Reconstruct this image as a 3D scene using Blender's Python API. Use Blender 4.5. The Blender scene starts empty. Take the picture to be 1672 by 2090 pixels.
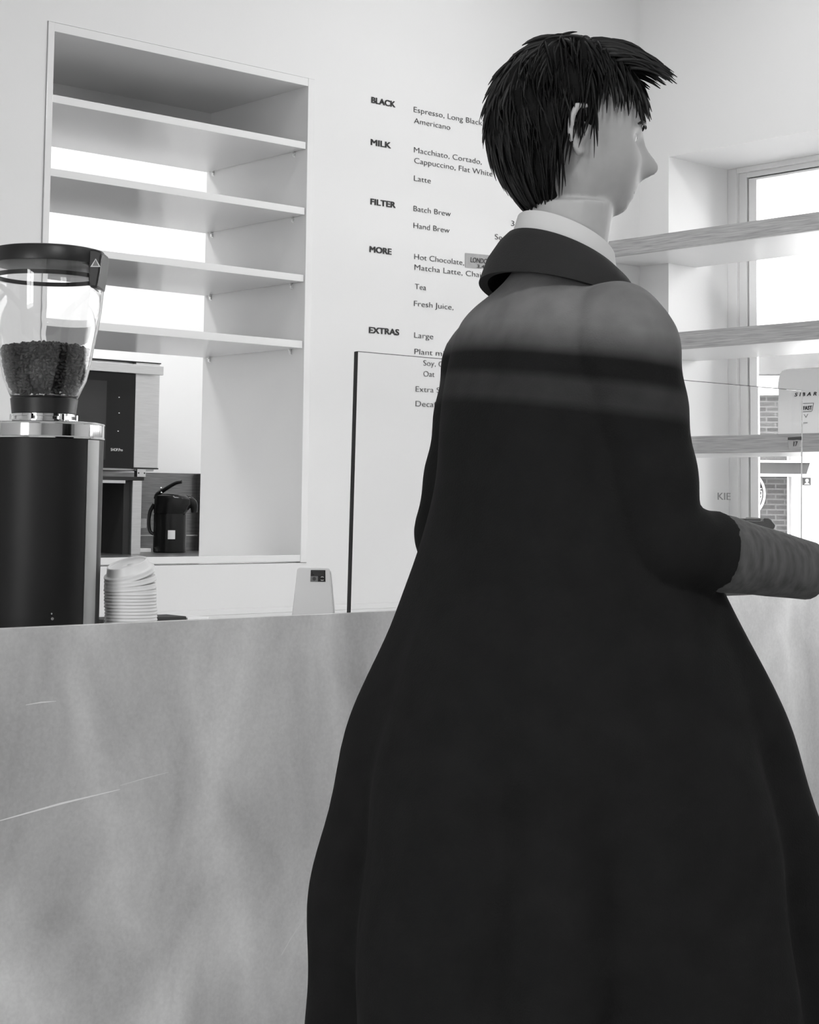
import bpy, bmesh, math, random
from mathutils import Vector, Matrix
random.seed(7)
S = bpy.context.scene
COL = S.collection
PI = math.pi

# ------------------------------------------------------------------ camera
F_PX, PP_Y = 3475.44, 766.92
YAW, PITCH, ROLL = 0.7261029, 0.07397739, 0.01211934
fw = Vector((math.sin(YAW)*math.cos(PITCH), math.cos(YAW)*math.cos(PITCH), math.sin(PITCH)))
r0 = Vector((math.cos(YAW), -math.sin(YAW), 0)); u0 = r0.cross(fw)
rt = math.cos(ROLL)*r0 + math.sin(ROLL)*u0
up = -math.sin(ROLL)*r0 + math.cos(ROLL)*u0
cam_d = bpy.data.cameras.new('camera'); cam = bpy.data.objects.new('camera', cam_d); COL.objects.link(cam)
M = Matrix.Identity(4)
for i in range(3):
    M[i][0] = rt[i]; M[i][1] = up[i]; M[i][2] = -fw[i]
M[0][3], M[1][3], M[2][3] = 0, 0, 1.25
cam.matrix_world = M
cam_d.sensor_fit = 'VERTICAL'; cam_d.sensor_height = 36.0; cam_d.lens = F_PX/2090*36.0
cam_d.shift_y = -(1045-PP_Y)/2090
cam_d.clip_start = 0.05
S.camera = cam

# ------------------------------------------------------------------ world, lights, exposure
W = bpy.data.worlds.new('world'); S.world = W; W.use_nodes = True
bg = W.node_tree.nodes['Background']; bg.inputs[0].default_value = (1, 1, 1, 1); bg.inputs[1].default_value = 12.0
S.view_settings.view_transform = 'Standard'; S.view_settings.look = 'None'
S.view_settings.exposure = 0.0; S.view_settings.gamma = 1.0; S.view_settings.use_curve_mapping = False
S.cycles.max_bounces = 14; S.cycles.transmission_bounces = 12; S.cycles.transparent_max_bounces = 16
S.cycles.sample_clamp_indirect = 6.0

def area(name, loc, power, size, size_y=None, target=None, spread=PI):
    d = bpy.data.lights.new(name, 'AREA'); d.energy = power; d.size = size
    if size_y: d.shape = 'RECTANGLE'; d.size_y = size_y
    d.spread = spread
    o = bpy.data.objects.new(name, d); COL.objects.link(o); o.location = loc
    if target is not None:
        o.rotation_euler = (Vector(target)-Vector(loc)).to_track_quat('-Z', 'Y').to_euler()
    return o
CEIL = 3.6
def portal(name, loc, sx, sy, direction):
    o = area(name, loc, 0, sx, sy); o.data.cycles.is_portal = True
    o.rotation_euler = Vector(direction).to_track_quat('-Z', 'Y').to_euler()
portal('window_portal', (5.47, 2.5, 1.78), 3.2, 1.56, (-1, 0, 0))
portal('window_portal', (-2.66, .55, 1.7), 1.3, 1.6, (1, 0, 0))  # portal of the added fill window in the left wall
area('ceiling_lamp', (2.2, 3.05, CEIL-.03), 5, 0.3)
area('ceiling_lamp', (3.75, 3.05, CEIL-.03), 20, 0.35)
area('ceiling_lamp', (0.75, -0.8, CEIL-.03), 56, 0.6)
area('ceiling_lamp', (3.2, 0.4, CEIL-.03), 14, 0.5)
area('ceiling_lamp', (-1.0, -1.4, CEIL-.03), 15, 0.6)
area('kitchen_lamp', (2.6, 5.75, CEIL-.03), 34, 1.2, 0.5)
area('kitchen_lamp', (4.4, 5.75, CEIL-.03), 34, 1.2, 0.5)

# ------------------------------------------------------------------ materials (black and white photograph: greys only)
def mat(name, v, rough=0.5, metal=0.0, noise=0.0, nscale=8.0, stretch=(1, 1, 1), bump=0.0, bscale=200.0, spec=0.5, coat=0.0, aniso=0.0):
    m = bpy.data.materials.new(name); m.use_nodes = True
    nt = m.node_tree; b = nt.nodes['Principled BSDF']
    b.inputs['Base Color'].default_value = (v, v, v, 1); b.inputs['Roughness'].default_value = rough
    b.inputs['Metallic'].default_value = metal; b.inputs['Specular IOR Level'].default_value = spec
    b.inputs['Coat Weight'].default_value = coat
    if noise or bump:
        tc = nt.nodes.new('ShaderNodeTexCoord'); mp = nt.nodes.new('ShaderNodeMapping'); mp.inputs['Scale'].default_value = stretch
        nt.links.new(tc.outputs['Object'], mp.inputs[0])
    if noise:
        n = nt.nodes.new('ShaderNodeTexNoise'); n.inputs['Scale'].default_value = nscale; n.inputs['Detail'].default_value = 6
        nt.links.new(mp.outputs[0], n.inputs['Vector'])
        r = nt.nodes.new('ShaderNodeValToRGB'); r.color_ramp.elements[0].position = .3; r.color_ramp.elements[1].position = .7
        lo, hi = max(0, v*(1-noise)), min(1, v*(1+noise))
        r.color_ramp.elements[0].color = (lo, lo, lo, 1); r.color_ramp.elements[1].color = (hi, hi, hi, 1)
        nt.links.new(n.outputs[0], r.inputs[0]); nt.links.new(r.outputs[0], b.inputs['Base Color'])
    if bump:
        n2 = nt.nodes.new('ShaderNodeTexNoise'); n2.inputs['Scale'].default_value = bscale
        nt.links.new(mp.outputs[0], n2.inputs['Vector'])
        bp = nt.nodes.new('ShaderNodeBump'); bp.inputs['Strength'].default_value = bump; bp.inputs['Distance'].default_value = .002
        nt.links.new(n2.outputs[0], bp.inputs['Height']); nt.links.new(bp.outputs[0], b.inputs['Normal'])
    return m

def glass_mat(name, rough=0.0, ior=1.45, tint=1.0):
    m = bpy.data.materials.new(name); m.use_nodes = True
    b = m.node_tree.nodes['Principled BSDF']
    b.inputs['Base Color'].default_value = (tint, tint, tint, 1); b.inputs['Roughness'].default_value = rough
    b.inputs['IOR'].default_value = ior; b.inputs['Transmission Weight'].default_value = 1.0
    return m

def pane_mat(name):
    m = bpy.data.materials.new(name); m.use_nodes = True; nt = m.node_tree
    nt.nodes.remove(nt.nodes['Principled BSDF']); out = nt.nodes['Material Output']
    t = nt.nodes.new('ShaderNodeBsdfTransparent'); t.inputs[0].default_value = (.95, .95, .95, 1)
    g = nt.nodes.new('ShaderNodeBsdfGlossy'); g.inputs['Roughness'].default_value = 0.0
    f = nt.nodes.new('ShaderNodeFresnel'); f.inputs[0].default_value = 1.3
    mx = nt.nodes.new('ShaderNodeMixShader')
    nt.links.new(f.outputs[0], mx.inputs[0]); nt.links.new(t.outputs[0], mx.inputs[1]); nt.links.new(g.outputs[0], mx.inputs[2])
    nt.links.new(mx.outputs[0], out.inputs[0]); return m

def brick_mat(name):
    m = bpy.data.materials.new(name); m.use_nodes = True; nt = m.node_tree; b = nt.nodes['Principled BSDF']
    tc = nt.nodes.new('ShaderNodeTexCoord'); sp = nt.nodes.new('ShaderNodeSeparateXYZ'); cb = nt.nodes.new('ShaderNodeCombineXYZ')
    nt.links.new(tc.outputs['Object'], sp.inputs[0])
    nt.links.new(sp.outputs[0], cb.inputs[0]); nt.links.new(sp.outputs[2], cb.inputs[1])
    k = nt.nodes.new('ShaderNodeTexBrick'); k.inputs['Scale'].default_value = 1
    k.inputs['Brick Width'].default_value = .095; k.inputs['Row Height'].default_value = .028; k.inputs['Mortar Size'].default_value = .004
    k.inputs['Color1'].default_value = (.035, .035, .035, 1); k.inputs['Color2'].default_value = (.065, .065, .065, 1); k.inputs['Mortar'].default_value = (.11, .11, .11, 1)
    nt.links.new(cb.outputs[0], k.inputs[0]); nt.links.new(k.outputs[0], b.inputs['Base Color']); b.inputs['Roughness'].default_value = .9
    return m

def wood_mat(name, v):
    m = mat(name, v, .45, noise=.28, nscale=9, stretch=(30, 1.2, 40)); return m

def panel_mat(name):
    m = bpy.data.materials.new(name); m.use_nodes = True; nt = m.node_tree; b = nt.nodes['Principled BSDF']
    tc = nt.nodes.new('ShaderNodeTexCoord')
    def noise(scale, st, det, seed):
        mp = nt.nodes.new('ShaderNodeMapping'); mp.inputs['Scale'].default_value = st; mp.inputs['Location'].default_value = (seed, seed*.7, seed*1.3)
        nt.links.new(tc.outputs['Object'], mp.inputs[0])
        n = nt.nodes.new('ShaderNodeTexNoise'); n.inputs['Scale'].default_value = scale; n.inputs['Detail'].default_value = det
        n.inputs['Distortion'].default_value = .4
        nt.links.new(mp.outputs[0], n.inputs['Vector']); return n
    a = noise(4.0, (1.5, 1, .7), 7, 3.1); c = noise(160, (1, 1, 1), 2, 1.0)
    mix = nt.nodes.new('ShaderNodeMix'); mix.data_type = 'FLOAT'; mix.inputs[0].default_value = .14
    nt.links.new(a.outputs[0], mix.inputs[2]); nt.links.new(c.outputs[0], mix.inputs[3])
    r = nt.nodes.new('ShaderNodeValToRGB'); r.color_ramp.elements[0].position = .30; r.color_ramp.elements[1].position = .72
    r.color_ramp.elements[0].color = (.47, .47, .47, 1); r.color_ramp.elements[1].color = (.95, .95, .95, 1)
    nt.links.new(mix.outputs[0], r.inputs[0]); nt.links.new(r.outputs[0], b.inputs['Base Color'])
    b.inputs['Metallic'].default_value = .28; b.inputs['Roughness'].default_value = .40
    return m

MT = dict(
    wall=mat('white_wall_paint', .76, .75, bump=.06, bscale=300),
    grey_wall=mat('grey_wall_paint', .32, .8),
    ceil=mat('ceiling_paint', .8, .9),
    floor=mat('floor_concrete', .55, .5, noise=.15, nscale=3),
    lam=mat('white_laminate', .80, .13, spec=.6),
    lam_edge=mat('white_laminate_edge', .76, .4),
    trim=mat('white_trim', .74, .45),
    kitchen=mat('kitchen_white_wall', .84, .6),
    steel=mat('brushed_steel', .42, .30, 1.0, noise=.12, nscale=6, stretch=(2, 1, 60)),
    steel_lt=mat('light_brushed_steel', .62, .34, 1.0, noise=.07, nscale=6, stretch=(2, 1, 60)),
    steel_dk=mat('dark_brushed_steel', .20, .33, 1.0, noise=.25, nscale=5, stretch=(2, 1, 40)),
    chrome=mat('chrome', .85, .06, 1.0),
    black=mat('black_plastic', .014, .38),
    grinder=mat('black_satin_paint', .011, .45, spec=.28),
    black_gl=mat('black_gloss', .012, .14, spec=.22),
    black_mt=mat('black_matt', .013, .62),
    panel=panel_mat('cloudy_zinc'),
    white_pl=mat('white_plastic', .90, .32),
    lid=mat('white_lid_plastic', .86, .38),
    paper=mat('white_paper', .82, .8),
    greytape=mat('grey_tape', .36, .7, noise=.1, nscale=40),
    ink=mat('dark_vinyl_lettering', .018, .7),
    ink_lt=mat('grey_vinyl_lettering', .030, .7),
    wood=wood_mat('oak_edge', .37),
    shelf_under=mat('pale_shelf_face', .62, .3),
    glass=glass_mat('clear_glass'),
    hopper=glass_mat('clear_hopper_plastic', 0.0, 1.47),
    edge=mat('dark_glass_edge', .012, .25),
    pane=pane_mat('window_pane_glass'),
    gasket=mat('black_gasket', .02, .6),
    render_w=mat('white_render', .86, .85),
    sash_gr=mat('pale_curtain', .74, .9, noise=.1, nscale=3, stretch=(30, 30, .2)),
    concrete=mat('grey_lintel', .12, .9, noise=.25, nscale=5),
    brick=brick_mat('grey_brick'),
    bar_gr=mat('grey_fascia', .035, .7, noise=.15, nscale=30),
    pavement=mat('pavement', .4, .9),
    bean=mat('roasted_coffee', .022, .38, noise=.4, nscale=60),
    sticker_grey=mat('grey_sticker', .22, .6),
    white_ink=mat('white_print', .75, .6),
    skin=mat('skin', .42, .5, noise=.06, nscale=30),
    hair=mat('black_hair', .011, .5, spec=.3), scalp=mat('black_hair_roots', .010, .95, spec=.1),
    shirt=mat('white_shirt_cotton', .62, .9),
    trouser=mat('black_trouser_cloth', .013, .9, bump=.3, bscale=500),
    sleeve=mat('charcoal_knit_cuff', .075, .9, noise=.35, nscale=90, stretch=(1, 1, .2)),
    shoe=mat('black_leather', .015, .35),
    eye=mat('eye_white', .6, .2),
    silver=mat('silver_wire', .8, .15, 1.0),
)

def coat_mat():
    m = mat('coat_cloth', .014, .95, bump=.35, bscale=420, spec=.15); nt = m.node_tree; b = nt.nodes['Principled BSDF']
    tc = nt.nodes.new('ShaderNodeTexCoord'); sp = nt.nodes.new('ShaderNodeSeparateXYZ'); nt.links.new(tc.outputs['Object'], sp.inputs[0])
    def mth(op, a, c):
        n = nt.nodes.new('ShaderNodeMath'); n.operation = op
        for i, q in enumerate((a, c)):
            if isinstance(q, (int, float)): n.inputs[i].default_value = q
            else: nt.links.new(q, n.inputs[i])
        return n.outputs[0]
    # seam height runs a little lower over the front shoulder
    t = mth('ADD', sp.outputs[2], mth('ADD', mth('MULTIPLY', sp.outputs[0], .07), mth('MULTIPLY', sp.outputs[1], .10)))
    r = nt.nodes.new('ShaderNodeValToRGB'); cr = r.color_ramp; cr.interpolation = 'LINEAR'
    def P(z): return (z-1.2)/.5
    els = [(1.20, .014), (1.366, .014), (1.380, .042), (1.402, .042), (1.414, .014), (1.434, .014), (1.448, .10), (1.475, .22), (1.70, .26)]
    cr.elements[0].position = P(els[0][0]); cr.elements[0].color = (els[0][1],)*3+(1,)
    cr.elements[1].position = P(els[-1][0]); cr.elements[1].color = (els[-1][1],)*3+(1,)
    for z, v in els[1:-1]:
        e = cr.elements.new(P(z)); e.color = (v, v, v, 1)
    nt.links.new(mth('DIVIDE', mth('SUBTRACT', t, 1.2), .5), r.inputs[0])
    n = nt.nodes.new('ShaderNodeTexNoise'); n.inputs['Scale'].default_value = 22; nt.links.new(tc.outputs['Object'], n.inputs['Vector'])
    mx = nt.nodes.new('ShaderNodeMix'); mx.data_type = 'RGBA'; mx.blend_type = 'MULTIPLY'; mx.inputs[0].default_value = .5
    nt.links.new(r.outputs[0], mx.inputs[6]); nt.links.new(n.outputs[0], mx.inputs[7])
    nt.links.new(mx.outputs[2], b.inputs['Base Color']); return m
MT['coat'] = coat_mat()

# ------------------------------------------------------------------ mesh helpers
class MB:
    def __init__(s): s.v = []; s.f = []
    def add(s, vs, fs):
        n = len(s.v); s.v += [tuple(v) for v in vs]; s.f += [tuple(i+n for i in f) for f in fs]; return s
    def box(s, x0, x1, y0, y1, z0, z1):
        return s.add([(x0, y0, z0), (x1, y0, z0), (x1, y1, z0), (x0, y1, z0), (x0, y0, z1), (x1, y0, z1), (x1, y1, z1), (x0, y1, z1)],
                     [(0, 3, 2, 1), (4, 5, 6, 7), (0, 1, 5, 4), (1, 2, 6, 5), (2, 3, 7, 6), (3, 0, 4, 7)])
    def prism(s, poly, axis, a, b):
        """polygon (2D) extruded along axis 'x','y' or 'z' from a to b"""
        def p(q, h): return {'x': (h, q[0], q[1]), 'y': (q[0], h, q[1]), 'z': (q[0], q[1], h)}[axis]
        n = len(poly); vs = [p(q, a) for q in poly]+[p(q, b) for q in poly]
        fs = [tuple(range(n))[::-1], tuple(range(n, 2*n))]+[(i, (i+1) % n, n+(i+1) % n, n+i) for i in range(n)]
        return s.add(vs, fs)
    def lathe(s, prof, c=(0, 0, 0), n=48, cap0=False, cap1=False):
        vs = []; fs = []
        for r, z in prof:
            for k in range(n):
                a = 2*PI*k/n; vs.append((c[0]+r*math.cos(a), c[1]+r*math.sin(a), c[2]+z))
        for i in range(len(prof)-1):
            for k in range(n):
                fs.append((i*n+k, i*n+(k+1) % n, (i+1)*n+(k+1) % n, (i+1)*n+k))
        if cap0: fs.append(tuple(range(n))[::-1])
        if cap1: fs.append(tuple(range((len(prof)-1)*n, len(prof)*n)))
        return s.add(vs, fs)
    def tube(s, pts, rad, n=12, flat=1.0, cap=True):
        pts = [Vector(p) for p in pts]
        if not isinstance(rad, (list, tuple)): rad = [rad]*len(pts)
        prev = None; rings = []
        for i, p in enumerate(pts):
            t = (pts[min(i+1, len(pts)-1)]-pts[max(i-1, 0)]).normalized()
            if prev is None:
                a = Vector((0, 0, 1)) if abs(t.z) < .9 else Vector((1, 0, 0))
                u = (a-t*a.dot(t)).normalized()
            else:
                u = (prev-t*prev.dot(t)).normalized()
            prev = u; w = t.cross(u)
            rings.append([p+u*rad[i]*math.cos(2*PI*k/n)+w*rad[i]*flat*math.sin(2*PI*k/n) for k in range(n)])
        vs = [v for r in rings for v in r]; fs = []
        for i in range(len(rings)-1):
            for k in range(n): fs.append((i*n+k, i*n+(k+1) % n, (i+1)*n+(k+1) % n, (i+1)*n+k))
        if cap:
            fs.append(tuple(range(n))[::-1]); fs.append(tuple(range((len(rings)-1)*n, len(rings)*n)))
        return s.add(vs, fs)
    def rings(s, rl, cap=True):
        n = len(rl[0]); vs = [v for r in rl for v in r]; fs = []
        for i in range(len(rl)-1):
            for k in range(n): fs.append((i*n+k, i*n+(k+1) % n, (i+1)*n+(k+1) % n, (i+1)*n+k))
        if cap:
            fs.append(tuple(range(n))[::-1]); fs.append(tuple(range((len(rl)-1)*n, len(rl)*n)))
        return s.add(vs, fs)
    def ball(s, c, r, n=16, m=10):
        if not isinstance(r, (list, tuple)): r = (r, r, r)
        rl = []
        for i in range(m+1):
            t = PI*(i+.02)/(m+.04)
            rl.append([(c[0]+r[0]*math.sin(t)*math.cos(2*PI*k/n), c[1]+r[1]*math.sin(t)*math.sin(2*PI*k/n), c[2]-r[2]*math.cos(t)) for k in range(n)])
        return s.rings(rl)
    def xf(s, fn): s.v = [tuple(fn(Vector(v))) for v in s.v]; return s
    def build(s, name, m, parent=None, smooth=30, bevel=0.0):
        me = bpy.data.meshes.new(name); me.from_pydata(s.v, [], s.f); me.validate(); me.update()
        bm = bmesh.new(); bm.from_mesh(me); bmesh.ops.recalc_face_normals(bm, faces=bm.faces); bm.to_mesh(me); bm.free()
        if m: me.materials.append(m)
        o = bpy.data.objects.new(name, me); COL.objects.link(o)
        if smooth:
            me.polygons.foreach_set('use_smooth', [True]*len(me.polygons)); me.set_sharp_from_angle(angle=math.radians(smooth))
        if bevel:
            b = o.modifiers.new('bevel', 'BEVEL'); b.width = bevel; b.segments = 2; b.limit_method = 'ANGLE'; b.harden_normals = False
        if parent: o.parent = parent
        return o
def catmull(pts, sub):
    out = []
    P_ = [pts[0]]+list(pts)+[pts[-1]]
    for i in range(1, len(P_)-2):
        for q in range(sub):
            t = q/sub; a, b_, c, d_ = P_[i-1], P_[i], P_[i+1], P_[i+2]
            out.append(tuple(.5*((2*b_[k])+(-a[k]+c[k])*t+(2*a[k]-5*b_[k]+4*c[k]-d_[k])*t*t+(-a[k]+3*b_[k]-3*c[k]+d_[k])*t**3) for k in range(len(b_))))
    out.append(tuple(pts[-1])); return out
def tag(o, label, cat, group=None, kind=None):
    o['label'] = label; o['category'] = cat
    if group: o['group'] = group
    if kind: o['kind'] = kind
    return o
def struct(o): o['kind'] = 'structure'; return o
def empty(name, loc=(0, 0, 0), rot=None):
    o = bpy.data.objects.new(name, None); o.empty_display_size = .05; COL.objects.link(o); o.location = loc
    if rot is not None: o.rotation_euler = rot
    return o
def thing(name, loc, label, cat, rotz=0, group=None):
    o = empty(name, loc, (0, 0, rotz)); return tag(o, label, cat, group)
def text_mesh(body, size, bold=0.0, extrude=.0004, shear=0, spacing=1.0, align='LEFT'):
    cu = bpy.data.curves.new('lettering', 'FONT'); cu.body = body; cu.size = size; cu.offset = min(bold, 0); cu.extrude = extrude
    cu.shear = shear; cu.space_character = spacing; cu.align_x = align; cu.resolution_u = 4
    ob = bpy.data.objects.new('lettering', cu); COL.objects.link(ob)
    dg = bpy.context.evaluated_depsgraph_get(); me = bpy.data.meshes.new_from_object(ob.evaluated_get(dg))
    bpy.data.objects.remove(ob); bpy.data.curves.remove(cu)
    return me
def text_obj(name, body, cap, width, origin, right, upv, m, parent=None, bold=0.0, shear=0, spacing=1.0):
    """text lying in the plane (right, upv); width None keeps the natural width"""
    me = text_mesh(body, cap/.729 if cap else .02, bold, shear=shear, spacing=spacing)
    xs = [v.co.x for v in me.vertices]; x0, x1 = min(xs), max(xs)
    k = (width/(x1-x0)) if width else 1.0
    right = Vector(right).normalized(); upv = Vector(upv).normalized(); nrm = right.cross(upv)
    og = Vector(origin)
    base = [(v.co.x-x0)*k for v in me.vertices], [v.co.y for v in me.vertices], [v.co.z for v in me.vertices]
    faces = [tuple(f.vertices) for f in me.polygons]; bpy.data.meshes.remove(me)
    offs = [(0, 0)] if bold <= 0 else [(q*bold*1.5, w_*bold*.6) for q in (0, .5, 1) for w_ in (-.5, .5)]
    vs = []; fs = []
    for q, (dx, dy) in enumerate(offs):
        n0 = len(vs); vs += [og+right*(a+dx)+upv*(b_+dy)+nrm*(c_+.0006+.00002*q) for a, b_, c_ in zip(*base)]
        fs += [tuple(i+n0 for i in f) for f in faces]
    me = bpy.data.meshes.new(name); me.from_pydata(vs, [], fs)
    me.name = name; me.materials.clear(); me.materials.append(m)
    o = bpy.data.objects.new(name, me); COL.objects.link(o)
    if parent:
        o.parent = parent; o.matrix_parent_inverse = parent.matrix_basis.inverted()
    return o

# ------------------------------------------------------------------ room shell
YA, XB = 4.2267, 4.9157               # wall with the hatch / window wall (inner faces)
NX0, NX1, NZ0, NZ1 = 2.3671, 3.3302, 1.0560, 2.5960
m = MB(); T = .20; XO = 5.44
m.box(-2.5, NX0, YA, YA+T, 0, CEIL).box(NX1, XO, YA, YA+T, 0, CEIL).box(NX0, NX1, YA, YA+.017, 0, NZ0).box(NX0, NX1, YA+.017, YA+T, 0, NZ0-.012).box(NX0, NX1, YA, YA+T, NZ1, CEIL)
struct(m.build('wall_back', MT['wall'], smooth=0))
YR, ZR, WY0, WZ0 = 4.0847, 2.555, 0.9, 1.0
m = MB()
m.box(XB, XO, -3.5, 7.2, CEIL+.1, 12).box(XB, XO, YR, YA, 0, CEIL).box(XB, XO, WY0, YR, ZR, CEIL).box(XB, XO, WY0, YR, 0, WZ0).box(XB, XO, -3.5, WY0, 0, CEIL)
struct(m.build('wall_right', MT['wall'], smooth=0))
LY0, LY1, LZ0, LZ1 = -.1, 1.2, .9, 2.5                # added unseen window opening, lets in soft fill daylight from the left
struct(MB().box(-2.7, -2.5, -3.5, LY0, 0, CEIL).box(-2.7, -2.5, LY1, YA+T, 0, CEIL).box(-2.7, -2.5, LY0, LY1, 0, LZ0).box(-2.7, -2.5, LY0, LY1, LZ1, CEIL).build('wall_left', MT['wall'], smooth=0))
w2 = empty('fill_window', (-2.6, 0, 0)); struct(w2)
m = MB().box(-2.63, -2.57, LY0, LY1, LZ0, LZ0+.06).box(-2.63, -2.57, LY0, LY1, LZ1-.06, LZ1)
for yy in (LY0, .52, LY1-.06): m.box(-2.63, -2.57, yy, yy+.06, LZ0+.06, LZ1-.06)
o = m.build('window_frame', MT['trim'], smooth=0); o.parent = w2; o.matrix_parent_inverse = w2.matrix_basis.inverted(); struct(o)
struct(MB().box(-12, -2.7, -12, 8, -.25, -.05).build('street_side', MT['pavement'], smooth=0))
struct(MB().box(-2.7, XO, -3.7, -3.5, 0, CEIL).build('wall_front', MT['grey_wall'], smooth=0))
struct(MB().box(-2.7, XO, -3.7, 7.2, -.1, 0).build('floor', MT['floor'], smooth=0))
struct(MB().box(-2.7, XO, -3.7, 7.2, CEIL, CEIL+.1).build('ceiling', MT['ceil'], smooth=0))
YK = 6.987
struct(MB().box(.8, XO, YK, YK+.15, 0, CEIL).build('wall_kitchen', MT['kitchen'], smooth=0))
m = MB(); m.box(.7, .8, YA+T, YK+.15, 0, CEIL)
struct(m.build('wall_kitchen_left', MT['kitchen'], smooth=0))
struct(MB().box(5.30, XO, YA+T, YK, 0, CEIL).build('wall_kitchen_right', MT['kitchen'], smooth=0))

# window 1 in the deep reveal of the right wall
w = empty('window_1', (5.27, 0, 0)); struct(w)
def wpart(mb, name, mt, **k):
    o = mb.build(name, mt, smooth=0, **k); o.parent = w; o.matrix_parent_inverse = w.matrix_basis.inverted(); return struct(o)
m = MB()
def frame_ring(mb, x0, x1, yl, yr, zb, zt, wy, wz):
    mb.box(x0, x1, yl-wy, yl, zb, zt).box(x0, x1, yr, yr+wy, zb, zt).box(x0, x1, yr+wy, yl-wy, zt-wz, zt).box(x0, x1, yr+wy, yl-wy, zb, zb+wz)
frame_ring(m, 5.27, 5.36, YR, WY0, WZ0, ZR, .043, .020)
wpart(m, 'window_frame', MT['trim'], bevel=.002)
m = MB(); frame_ring(m, 5.285, 5.36, YR-.043, WY0+.043, WZ0+.02, ZR-.02, .037, .020); wpart(m, 'frame_stop', MT['trim'], bevel=.002)
m = MB(); frame_ring(m, 5.30, 5.33, YR-.080, WY0+.08, WZ0+.04, ZR-.040, .006, .004); wpart(m, 'gasket', MT['gasket'])
m = MB(); frame_ring(m, 5.29, 5.302, YR-.086, WY0+.086, WZ0+.044, ZR-.044, .036, .008); wpart(m, 'window_sash', MT['lid'], bevel=.002)
m = MB(); m.box(5.294, 5.299, WY0+.121, YR-.1215, WZ0+.051, ZR-.0515); wpart(m, 'window_pane', MT['pane'])
struct(MB().box(XB-.03, 5.27, WY0+.001, YR-.001, WZ0, WZ0+.03).build('window_sill', MT['trim'], smooth=0, bevel=.003))

# ------------------------------------------------------------------ street outside
struct(MB().box(5.5, 16, -12, 14, -.25, -.05).build('street_ground', MT['pavement'], smooth=0))
QV, SV = Vector((.8093, .5874, 0)), Vector((.5874, -.8093, 0))
FR = math.atan2(SV.y, SV.x)            # facade frame: local x along the facade, local -y towards the cafe
fo = QV*9.5
bld = thing('street_building', (fo.x, fo.y, 0), 'white rendered building with a grey brick panel across the street', 'building', FR)
MB().box(-6, 9, 0, .4, -.2, 4.4).build('facade_wall', MT['render_w'], bld, smooth=0)
MB().box(-1.0, .013, -.012, .02, -.15, 1.852).build('brick_panel', MT['brick'], bld, smooth=0)
MB().box(-1.0, 1.6, -.05, .02, 1.965, 2.09).build('lintel', MT['concrete'], bld, smooth=0, bevel=.006)
m = MB().box(-.6, .02, -.03, .02, 1.895, 1.962); o = m.build('transom_pane', MT['sash_gr'], bld, smooth=0)
m = MB().box(-.6, 1.2, -.045, .02, 1.855, 1.892); m.build('transom_rail', MT['render_w'], bld, smooth=0)
win = MB().box(-.5, .045, -.02, .02, 2.64, 3.5).build('upper_window', MT['sash_gr'], bld, smooth=0)
m = MB().box(-.5, .05, -.045, -.015, 2.925, 2.955).box(.037, .075, -.045, 0, 2.6, 3.5).box(-.25, -.235, -.04, -.015, 2.64, 3.5)
m.build('sash_bars', MT['render_w'], win, smooth=0)
MB().box(-.6, .127, -.11, .02, 2.565, 2.60).build('window_ledge', MT['render_w'], bld, smooth=0, bevel=.004)
d = MB().box(.045, .95, -.02, .02, -.15, 1.88).build('door', MT['render_w'], bld, smooth=0)
MB().box(.013, .022, -.03, .01, -.15, 1.84).box(.036, .044, -.03, .01, -.15, 1.84).build('door_jamb', MT['trim'], bld, smooth=0)
fs = thing('fascia_sign', (fo.x-QV.x*.055, fo.y-QV.y*.055, 0), 'grey horizontal fascia board with white edges on the brick across the street', 'sign', FR)
m = MB().prism([(-.9, 1.424), (.118, 1.424), (.137, 1.484), (-.9, 1.484)], 'y', -.10, 0); m.build('board', MT['bar_gr'], fs, smooth=0)
MB().box(-.9, .137, -.112, 0, 1.484, 1.497).build('edge_trim', MT['render_w'], fs, smooth=0)
MB().box(-.9, .137, -.112, 0, 1.411, 1.424).build('edge_trim', MT['render_w'], fs, smooth=0)
for bx_ in (-.75, .09): MB().box(bx_, bx_+.03, 0, .0555, 1.43, 1.478).build('bracket', MT['bar_gr'], fs, smooth=0)
rs = thing('round_sign', (fo.x-QV.x*.03, fo.y-QV.y*.03, 0), 'round pub style sign with white ring on the brick wall across the street', 'sign', FR)
m = MB(); cz, cs = 1.318, -.247
m.prism([(cs+.135*math.cos(2*PI*k/48), cz+.135*math.sin(2*PI*k/48)) for k in range(48)], 'y', -.012, .017); m.build('sign_disc', MT['brick'], rs, smooth=0)
m = MB(); rl = []
for k in range(65):
    a = 2*PI*k/64; rl.append([(cs+r*math.cos(a), y, cz+r*math.sin(a)) for r, y in ((.135, .015), (.147, .015), (.147, -.02), (.135, -.02))])
m.rings(rl, cap=False); m.build('ring', MT['render_w'], rs, smooth=0)
for ch, ang in (('U', -31), ('E', -20), ('L', -9.5), ('L', -1), ('A', 9)):
    a = math.radians(ang); rad = Vector((math.cos(a), 0, math.sin(a))); tan = Vector((-math.sin(a), 0, math.cos(a)))
    og = Vector((cs, -.0125, cz))+rad*.128-tan*.0095
    me_o = text_obj('letter', ch, .034, .019, (0, 0, 0), (1, 0, 0), (0, 0, 1), MT['white_ink'], bold=.001)
    for v in me_o.data.vertices:
        c = v.co.copy(); v.co = og+tan*c.x-rad*c.z+Vector((0, c.y-.0005, 0))
    me_o.parent = rs
no = thing('door_notice', (fo.x-QV.x*.02, fo.y-QV.y*.02, 0), 'small grey picture notice on the white door across the street', 'notice', FR)
MB().box(.098, .142, -.004, 0, 1.366, 1.407).build('notice_sheet', MT['bar_gr'], no, smooth=0)
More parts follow.
